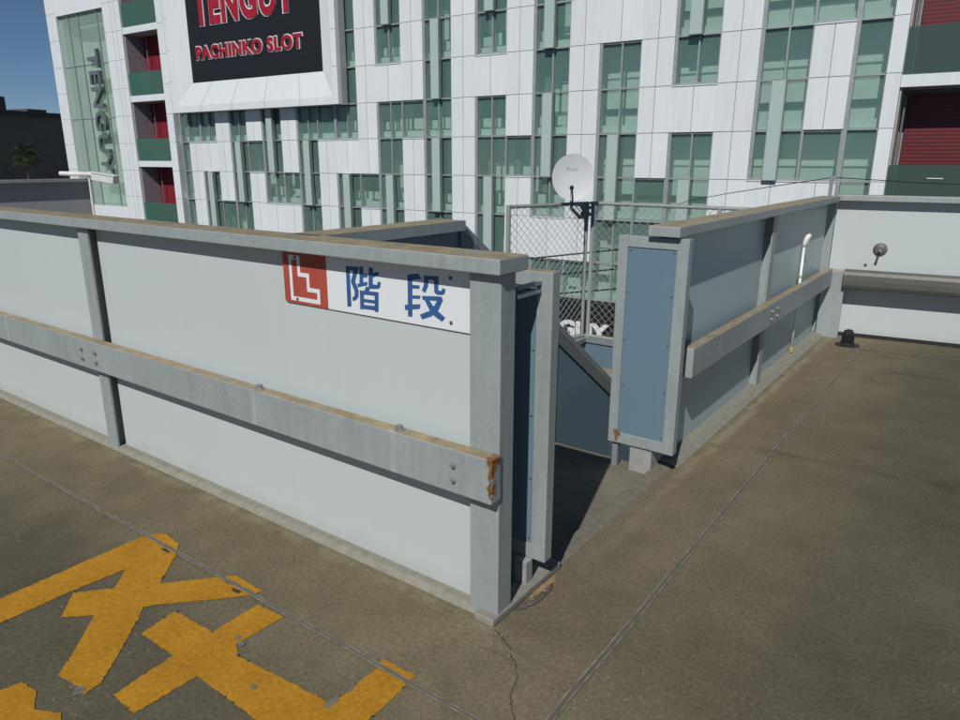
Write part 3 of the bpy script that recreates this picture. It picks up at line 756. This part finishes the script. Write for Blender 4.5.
M_fin = plain("vent_fin_glass", (0.41, 0.51, 0.48), 0.25, 0.0, 0.5, 0.02)
M_blind = plain("interior_white", (0.82, 0.85, 0.82), 0.8, var=0.06, scale=2)
M_indark = plain("interior_dark", (0.19, 0.25, 0.235), 0.8)
M_slabd = plain("interior_slab", (0.34, 0.40, 0.385), 0.8)
M_red2 = NT("red_shutter"); t = M_red2
wv = t.n.new("ShaderNodeTexWave"); wv.bands_direction = 'Z'; wv.inputs["Scale"].default_value = 2.6; t.lk(t.pos, wv.inputs[0])
M_red2 = t.set(t.ramp(wv.outputs["Fac"], 0.2, 0.5, (0.06, 0.006, 0.009), (0.15, 0.014, 0.02)), 0.5)
M_redw = plain("red_wall", (0.20, 0.012, 0.022), 0.6)
M_lilac = plain("lilac_wall", (0.30, 0.27, 0.30), 0.8)
M_tan = plain("tan_reveal", (0.42, 0.39, 0.33), 0.8)
M_signblk = plain("sign_black", (0.014, 0.014, 0.018), 0.5, var=0.2)
M_letred = plain("letter_red", (0.36, 0.012, 0.03), 0.5)
M_letwhite = plain("letter_white", (0.72, 0.72, 0.72), 0.5)
M_letgrey = plain("letter_grey", (0.12, 0.155, 0.155), 0.4)

bd = thing("commercial_building", "white panelled building with green glass windows across the street", "building", tuple(F(-25, 0, -9.0)))
ROWZ = [-4.27, -2.62, -0.80, 0.90, 2.61, 4.31, 6.02, 7.72, 9.43, 11.13]   # row k spans ROWZ[k]..ROWZ[k+1]
GC = [(-2.57, -1.50), (-5.56, -3.84), (-8.65, -6.93), (-11.68, -9.93), (-14.70, -12.99), (-17.65, -16.01), (-20.57, -18.94), (-23.48, -21.88), (-26.42, -24.77), (-29.25, -27.67), (-32.07, -30.47), (-34.86, -33.35), (-37.65, -36.10), (-39.60, -38.76)]
cols = []         # (kind, u0, u1) right to left
for i, g in enumerate(GC):
    cols.append(('G%d' % i, g[0], g[1]))
    if i < len(GC) - 1: cols.append(('W%d' % i, GC[i + 1][1], g[0]))
cidx = {c[0]: c for c in cols}
# which cells are glass, row by row (2 = -0.80..0.90 and so on)
glass = {
 0: [c[0] for c in cols],
 1: ['G0', 'W0', 'G1', 'W1', 'G2', 'W2', 'G3', 'G5', 'G6', 'G7', 'G8', 'G9', 'G11', 'W11', 'G12', 'G13'],
 2: ['G0', 'G2', 'W2', 'G3', 'G4', 'G5', 'G6', 'G7', 'W7', 'G8', 'G9', 'W9', 'G10', 'G11', 'G12', 'G13'],
 3: ['G0', 'W0', 'G1', 'G2', 'G3', 'G4', 'W4', 'G5', 'G6', 'G7', 'G9', 'G10', 'W10', 'G11', 'G13'],
 4: ['G0', 'G1', 'G3', 'G4', 'G5', 'G6', 'W6', 'G7', 'G8', 'W8', 'G9', 'G10', 'G11', 'G12', 'W12', 'G13'],
 5: ['G0', 'G1', 'G2', 'G3', 'G4', 'G6', 'G8'],
 6: ['G0', 'W0', 'G1', 'G2', 'G4', 'G5', 'G6', 'G7', 'G8'],
 7: ['G1', 'G2', 'G4', 'G5', 'G6', 'G7', 'G8'],
 8: ['G2', 'G6', 'G8'],
}
# cladding
for key, u0, u1 in cols:
    m = MB()
    for r in range(9):
        if key in glass[r]:
            if m.f: m.build("cladding", [M_clad, M_cladgap], bd); m = MB()
            continue
        z0, z1 = ROWZ[r], ROWZ[r + 1]
        m.box(u0, u1, 0.07, 0.24, z0, z1, F, 1)
        hm = (u0 + u1) / 2; g = 0.011
        for a, b in ((u0, hm), (hm, u1)):
            m.box(a + (g if a != u0 else .001), b - (g if b != u1 else .001), 0.0, 0.0695, z0 + g, z1 - g, F)
    if m.f: m.build("cladding", [M_clad, M_cladgap], bd)
m = MB()
for u0, u1, z0, z1 in ((-40.2, -1.5, 11.14, 12.8),):
    k = int((u1 - u0) / .65)
    for i in range(k):
        m.box(u0 + (u1 - u0) * i / k + .01, u0 + (u1 - u0) * (i + 1) / k - .01, 0.0, 0.25, z0, z1, F)
m.build("parapet_cladding", [M_clad, M_cladgap], bd)
# frames right and left of the window field
for a, b in ((-1.498, -1.06), (-40.62, -39.95)):
    m = MB()
    for k in range(10):
        z0, z1 = (ROWZ[k] if k else -6.3), (ROWZ[k + 1] if k < 9 else 12.8)
        m.box(a, b, -0.10, 1.0, z0 + .009, z1 - .009, F)
    m.build("edge_frame", M_clad, bd)
# windows
FIN = {('G1', 3): 2, ('G3', 2): 2, ('G4', 3): 2, ('G4', 6): 2, ('G5', 1): 2, ('G6', 5): 2, ('G6', 2): 2, ('G8', 1): 2, ('G7', 1): 2, ('G9', 2): 2, ('G2', 2): 1, ('G2', 6): 2,
       ('G5', 7): 1, ('G7', 7): 1, ('G10', 3): 2, ('G11', 2): 2, ('G12', 1): 2}
def window(key, u0, u1, r0, r1):
    z0, z1 = ROWZ[r0], ROWZ[r1 + 1]
    f = MB(); g = 0.16
    lj = 0.13 if key[0] == 'G' else 0.04
    f.box(u0 + .002, u0 + lj, 0.03, g + .12, z0, z1, F); f.box(u1 - 0.05, u1 - .002, 0.05, g + .12, z0, z1, F)
    mids = [(u0 + lj + u1) / 2] if key[0] == 'G' and u1 - u0 > 1.2 else []
    for c in mids: f.box(c - .032, c + .032, 0.05, g + .12, z0 + .001, z1 - .001, F)
    xs = [u0 + lj] + [v for c in mids for v in (c - .032, c + .032)] + [u1 - .05]
    for k in range(r0, r1 + 2):
        zz = ROWZ[k]; lo, hi = zz - 0.03, zz + 0.03
        if k == r0: lo, hi = zz + .001, zz + .07
        if k == r1 + 1: lo, hi = zz - .06, zz - .001
        for a, b in zip(xs[::2], xs[1::2]): f.box(a + .001, b - .001, 0.06, g + .11, lo, hi, F)
    fo = f.build("window", M_alu, bd)
    p = MB(); p.box(u0 + .01, u1 - .01, g, g + .012, z0 + .01, z1 - .01, F); p.build("pane", M_glass, fo)
    if r0 >= 2 or key in ('W0',):
        s_ = MB(); s_.box(u0 - .01, u1 + .01, -0.03, 0.05, z0 - .045, z0 - .012, F); s_.build("sill", M_clad, fo)
    for (kk, rr), nrow in FIN.items():
        if kk == key and r0 <= rr <= r1:
            a, b = (u0 + lj + .44, u0 + lj + .88); zb, zt = ROWZ[rr] + .01, ROWZ[min(rr + nrow, r1 + 1)] - .02
            q = MB(); q.box(a, b, -0.14, 0.045, zb, zt, F, 0)
            q.box(a - .02, a - .001, -0.155, 0.05, zb - .03, zt + .03, F, 1); q.box(b + .001, b + .035, -0.155, 0.05, zb - .03, zt + .03, F, 1)
            q.box(a, b, -0.15, 0.05, zb - .03, zb - .001, F, 2); q.box(a, b, -0.15, 0.05, zt + .001, zt + .03, F, 1)
            q.build("vent_fin", [M_fin, M_alu, M_alud], fo)
for key, u0, u1 in cols:
    r = 0
    while r < 9:
        if key in glass[r]:
            e = r
            while e + 1 < 9 and key in glass[e + 1]: e += 1
            if r == 0 and e == 0 and key not in ('G3', 'G4', 'W3', 'W4', 'G5'): r = e + 1; window(key, u0, u1, 0, 0); continue
            window(key, u0, u1, r, e); r = e + 1
        else: r += 1
# inside: floors, back walls with piers and a dark rail band
m = MB()
for zf in (9.43, 6.02, 2.61, -0.80, -4.27):
    m.box(-40.0, -1.5, 0.30, 4.5, zf - .09, zf + .06, F, 2)
for u0, u1, d in ((-12.3, -1.5, 1.05), (-40.0, -12.3, 1.35)):
    m.box(u0, u1, d, d + .1, -6.2, 12.7, F, 0)
    for zf in (9.43, 6.02, 2.61, -0.80, -4.27):
        m.box(u0, u1, d - .06, d - .005, zf + 0.80, zf + 1.02, F, 1)
        m.box(u0, u1, 0.36, 0.40, zf + .065, zf + .34, F, 0)
        m.box(u0, u1, d - .08, d - .062, zf + 2.20, zf + 2.27, F, 0)
    u = u0 + .3
    while u < u1 - .8 and d > 1.2:
        wb_ = random.uniform(.40, .72)
        for zf in (9.43, 6.02, 2.61, -0.80, -4.27):
            if random.random() < .85: m.box(u, u + wb_, .62, .68, zf + .42, zf + random.choice((.80, .80, .92)), F, 0)
        u += wb_ + random.uniform(.10, .22)
    u = u0 + .5
    while u < u1 and d > 1.2:
        m.box(u - .13, u + .13, d - .30, d - .09, -6.2, 12.7, F, 1 if d > 1.2 else 0); u += 1.47
m.build("interior", [M_blind, M_indark, M_slabd], bd)
# roof and rear shell so that the block is closed
m = MB(); m.box(-53.2, 6.0, 4.6, 18.0, -9.0, 12.7, F); m.box(-40.0, -1.5, 0.26, 4.59, 12.72, 12.8, F); m.build("shell", M_slabd, bd)
# street-level band with white letters
bn = MB(); bn.box(-40.6, 4.0, -0.30, 0.35, -6.30, -4.30, F); bno = bn.build("name_band", M_signblk, bd)
m = MB(); text_mesh(m, "TENGUY", lambda x, y, d: F(-15.05 + 4.55 * x, -0.31 - d, -5.93 + .76 * y), 0.05, depth=.06); m.build("band_lettering", M_letwhite, bno)
m = MB(); m.box(-53.2, 6.0, 0.36, 4.55, -9.0, -6.31, F); m.build("ground_floor", M_indark, bd)

# big projecting sign box
sb = thing("billboard", "black billboard with red lettering inside a wide white panelled surround", "billboard", tuple(F(-32, -0.3, 4.27)))
SU0, SU1, SZ0, SZ1, SF = -39.10, -25.39, 4.27, 12.75, -0.66
PU0, PU1, PZ0, PZ1, PF = -37.15, -26.55, 5.87, 11.6, -0.46
m = MB(); lip = 0.36
m.box(SU0, SU1, -0.005, -0.40, SZ0 + .02, SZ1 - .02, F, 1)
def frame_ring(o, i, do, di, mi=0):
    (a0, a1, b0, b1), (c0, c1, e0, e1) = o, i
    m.poly([F(a0, do, b0), F(a1, do, b0), F(c1, di, e0), F(c0, di, e0)], mi); m.poly([F(a1, do, b0), F(a1, do, b1), F(c1, di, e1), F(c1, di, e0)], mi)
    m.poly([F(a1, do, b1), F(a0, do, b1), F(c0, di, e1), F(c1, di, e1)], mi); m.poly([F(a0, do, b1), F(a0, do, b0), F(c0, di, e0), F(c0, di, e1)], mi)
outer = (SU0, SU1, SZ0, SZ1); lipr = (SU0 + lip, SU1 - .35, SZ0 + lip, SZ1 - lip); pan = (PU0, PU1, PZ0, PZ1)
frame_ring(outer, lipr, SF, SF); frame_ring(lipr, pan, SF, PF)
frame_ring((SU0, SU1, SZ0, SZ1), outer, 0.0, SF)
m.build("frame", [M_clad, M_cladgap], sb)
m = MB()          # panel joints of the frame
for k in range(1, 5):
    u = PU0 + (PU1 - PU0) * k / 5.0 - .6 + .24 * k; ul = SU0 + (SU1 - SU0) * k / 5.0
    m.poly([F(u - .012, PF - .004, PZ0 + .01), F(ul - .012, SF - .004, SZ0 + lip), F(ul + .012, SF - .004, SZ0 + lip), F(u + .012, PF - .004, PZ0 + .01)])
    m.poly([F(ul - .012, SF - .004, SZ0 + .01), F(ul + .012, SF - .004, SZ0 + .01), F(ul + .012, SF - .004, SZ0 + lip), F(ul - .012, SF - .004, SZ0 + lip)])
for z in (6.02, 7.72, 9.43):
    for a, b in ((SU0 + .01, SU0 + lip), (SU1 - .34, SU1 - .01)): m.poly([F(a, SF - .004, z - .012), F(b, SF - .004, z - .012), F(b, SF - .004, z + .012), F(a, SF - .004, z + .012)])
m.build("frame_joint", M_cladgap, sb)
m = MB(); m.poly([F(PU0, PF - .002, PZ0), F(PU1, PF - .002, PZ0), F(PU1, PF - .002, PZ1), F(PU0, PF - .002, PZ1)]); m.build("board", M_signblk, sb)
def outlined(body, u0, u1, z0, z1, sp=1.0):
    pad = 0.05
    m = MB(); text_mesh(m, body, lambda x, y, d: F(u0 - pad + (u1 - u0 + 2 * pad) * x, PF - .01 - d, z0 - pad + (z1 - z0 + 2 * pad) * y), 0.068, depth=.045, spacing=sp); o = m.build("letter_outline", M_letwhite, sb)
    m = MB(); text_mesh(m, body, lambda x, y, d: F(u0 + (u1 - u0) * x, PF - .065 - d, z0 + (z1 - z0) * y), 0.038, depth=.03, spacing=sp); m.build("letter_face", M_letred, sb)
outlined("PACHINKO SLOT", -36.50, -27.85, 7.06, 7.76, 1.12)
outlined("TENGUY", -36.35, -28.15, 8.78, 10.75, 1.10)

# stair bay with balconies at the left end
wing = MB()
def wbox(*a, mi=0): wing.box(*a, F, mi)
wbox(-53.2, -51.95, -0.10, 1.6, -6.0, 12.8); wbox(-46.25, -44.35, -0.10, 1.6, -6.0, 12.8)
for a, b in ((10.9, 12.8), (-2.3, -1.55)): wbox(-51.94, -46.26, -0.10, 1.6, a, b)
wing.build("wing_frame", M_clad, bd)
m = MB()
for k in range(9):
    z = -0.8 + 1.7 * k
    for a, b in ((-53.19, -51.96), (-46.24, -44.36)): m.box(a, b, -0.104, -0.101, z - .011, z + .011, F)
for u in (-45.35, -44.9): m.box(u - .012, u + .012, -0.104, -0.1015, -6, 12.8, F)
m.build("wing_joint", M_cladgap, bd)
bg_ = MB(); bg_.box(-51.94, -46.26, 0.10, 0.115, -1.55, 10.9, F); bgo = bg_.build("bay_window", M_bayg, bd)
m = MB()
for u in (-50.7, -49.5, -47.2): m.box(u - .03, u + .03, 0.02, .12, -1.54, 10.89, F)
for z in (4.3, 7.7): m.box(-51.93, -46.27, 0.05, .11, z - .02, z + .02, F)
m.build("mullion", M_alu, bgo)
m = MB(); m.box(-51.94, -46.26, 1.4, 1.55, -1.5, 10.9, F); m.box(-51.93, -51.8, .2, 1.39, -1.5, 10.9, F)
for z in (0.0, 3.4, 6.8, 10.2): m.box(-50.6, -46.27, 0.6, 1.39, z - .06, z + .06, F)
m.build("bay_interior", M_blind, bd)
m = MB()
def vert(x, y, d): return F(-48.55 + 1.25 * y, -0.02 - d, 8.55 - 7.9 * x)
text_mesh(m, "TENGUY", vert, 0.015, depth=.22, spacing=1.05); m.build("bay_lettering", M_letgrey, bgo)
# balconies left
def balcony(u0, u1, zs_, gh, dep, wallm, shut, lil):
    for z in zs_:
        s_ = MB(); s_.box(u0, u1, -0.06, dep, z - .2, z + .17, F); so = s_.build("balcony", M_clad, bd)
        g_ = MB(); g_.box(u0 + .02, u1 - .02, 0.0, .02, z + .18, z + gh, F); g_.build("balustrade", M_balg2 if shut else M_balg, so)
        if shut:
            w_ = MB(); w_.box(u0 + .22, u1, dep - .12, dep - .05, z + .2, z + 3.9, F); w_.build("shutter", M_red2, so)
            w_ = MB(); w_.tube([F(u0 + .16, .6, z + .2), F(u0 + .16, .6, z + 3.8)], .035, 8); w_.build("downpipe", M_alud, so)
        else:
            w_ = MB(); w_.box(u0 + .3, u1, dep - .06, dep - .01, z + .2, z + 3.85, F); w_.build("red_wall", M_redw, so)
            w_ = MB(); w_.tube([F(u0 + .9, .9, z + .2), F(u0 + .9, .9, z + 3.8)], .04, 8); w_.build("downpipe", M_alud, so)
    m = MB(); m.box(u0 - .2, u1 + .2, dep, dep + .1, -6, 12.8, F); m.box(u0 + .001, u0 + .05, 0.05, dep - .001, -6, 12.8, F, 1)
    m.build("recess", [wallm, lil], bd)
balcony(-44.34, -40.63, (-2.70, 1.33, 5.33, 9.35), 1.55, 1.25, M_redw, False, M_lilac)
balcony(-1.05, 4.5, (-0.15, 4.07, 8.2), 1.60, 1.35, M_lilac, True, M_tan)
m = MB(); m.box(0.10, 0.55, -0.03, -0.008, 1.02, 1.05, F); m.build("rail_strip", M_clad, bd)

# ------------------------------------------------------------------ street cables and the guy wire
def cable(label, pts, r, n=14, sag=0.0, mat=M_cable, group=None, kind="cable"):
    p = Vector(pts[0]); q = Vector(pts[1]); L = []
    for i in range(n + 1):
        f = i / n; v = p.lerp(q, f); v.z -= sag * 4 * f * (1 - f); L.append(v)
    m = MB(); m.tube([v - p for v in L], r, 6)
    o = m.build("overhead_cable", mat, loc=(0, 0, 0)); o.location = p
    return tag(o, label, kind, group)
def FP(u, d, z): return F(u, d, z)
for lab, (ua, za), (ub, zb) in (("topmost of three black cables behind the chain link fence", (-7.262, -.703), (-5.051, -.341)), ("middle of three black cables behind the chain link fence", (-6.366, -.998), (-5.026, -.768)),
                               ("lowest of three black cables behind the chain link fence", (-6.401, -1.464), (-5.048, -1.222))):
    sl = (zb - za) / (ub - ua)
    cable(lab, (F(-9.5, -13, za + sl * (-9.5 - ua)), F(14, -13, zb + sl * (14 - ub))), 0.02, group="street cables behind the fence")
gw = MB(); W_ = [(-2.6, 7.9, 0.93), (-2.052, 7.268, 1.07), (-1.336, 6.552, 1.206), (-0.6, 5.9, 1.33), (-0.075, 5.385, 1.415)]
W2 = [(-0.06, 5.385, 1.415), (0.5, 6.3, 1.36), (1.4, 8.0, 1.29)]
gw.tube(W_, 0.004, 6); gw.tube(W2, 0.004, 6)
tag(gw.build("guy_wire", M_cable, loc=(0, 0, 0)), "thin dark wire tied to the bracket at the parapet corner", "wire")

# ------------------------------------------------------------------ far left: lamp, dark building, palm
lm = thing("security_lamp", "white flood lamp on a thin pole at the distant grey parapet", "lamp", (-10.38, 3.8, 0))
m = MB(); m.tube([(-10.36, 3.80, 0.0), (-10.40, 3.83, 1.30)], 0.018, 8); m.build("pole", M_pvc, lm)
m = MB(); m.tube([(-10.78, 3.58, 1.345), (-10.30, 3.87, 1.335)], 0.035, 8); m.build("arm", M_pvc, lm)
m = MB(); hx = Vector((0.78, 0.60, -0.17)).normalized(); c0 = Vector((-10.31, 3.86, 1.31)); sdv = hx.cross(Vector((0, 0, 1))).normalized(); uu = sdv.cross(hx)
Tl = lambda x, y, z: c0 + hx * x + sdv * y + uu * z
m.box(0.0, 0.34, -.09, .09, -.06, .05, Tl); m.box(-.03, .36, -.105, .105, .0505, .065, Tl); m.build("housing", M_pvc, lm, bevel=.01)

M_darkb = plain("dark_brown_render", (0.22, 0.185, 0.135), 0.8, var=0.15, scale=.3)
M_darkr = plain("grey_roof_edge", (0.10, 0.095, 0.09), 0.8)
db = thing("dark_building", "long dark brown building on the far left behind the palm", "building", (-112.0, 46.0, -9.0))
dirb = Vector((-0.27, 0.963, 0)); nb_ = Vector((0.963, 0.27, 0)); ob_ = Vector((-103.6, 44.5, 0))
TB_ = lambda s, d, z: ob_ + dirb * s - nb_ * d + Vector((0, 0, z))
m = MB(); m.box(-40, 40, 0, 18, -9, 7.0, TB_); m.build("wall", M_darkb, db)
m = MB(); m.box(-40.2, 40.2, -0.25, 18.2, 7.001, 7.55, TB_); m.build("roof", M_darkr, db)
m = MB(); m.box(-7.6, -5.2, 0.8, 5, 7.551, 9.2, TB_); m.box(-1.8, 1.0, 1.5, 5, 7.551, 8.0, TB_); m.build("roof_unit", M_darkr, db)

pt = thing("palm_tree", "small fan palm standing before the dark building", "tree", (-78.0, 30.4, -9.0))
M_frond = plain("palm_frond", (0.045, 0.062, 0.018), 0.6, var=0.4, scale=3)
M_ptrunk = plain("palm_trunk", (0.16, 0.13, 0.10), 0.9)
m = MB(); m.tube([(-78.0, 30.4, -9.0), (-77.9, 30.35, -4.0), (-78.05, 30.45, 1.6)], [.16, .085, .075], 8); m.build("trunk", M_ptrunk, pt)
m = MB(); cc_ = Vector((-78.05, 30.45, 1.9))
for k in range(62):
    th = random.uniform(0, 2 * math.pi); el = random.uniform(-0.7, 1.35)
    d = Vector((math.cos(th) * math.cos(el), math.sin(th) * math.cos(el), math.sin(el)))
    side = d.cross(Vector((0, 0, 1))).normalized(); L = random.uniform(.6, 1.2); tip = cc_ + d * L
    m.tube([cc_, tip], .015, 3)
    upd = side.cross(d)
    for j in range(13):
        a = (j - 6) / 6 * 1.35; ld = (d * math.cos(a) + side * math.sin(a)) * random.uniform(.55, .95) + Vector((0, 0, -.18))
        e = tip + ld; w_ = upd.cross(ld).normalized() * .03
        m.poly([tip - w_, e - w_ * .2 + upd * random.uniform(-.05, .05), tip + w_])
m.build("crown", M_frond, pt)
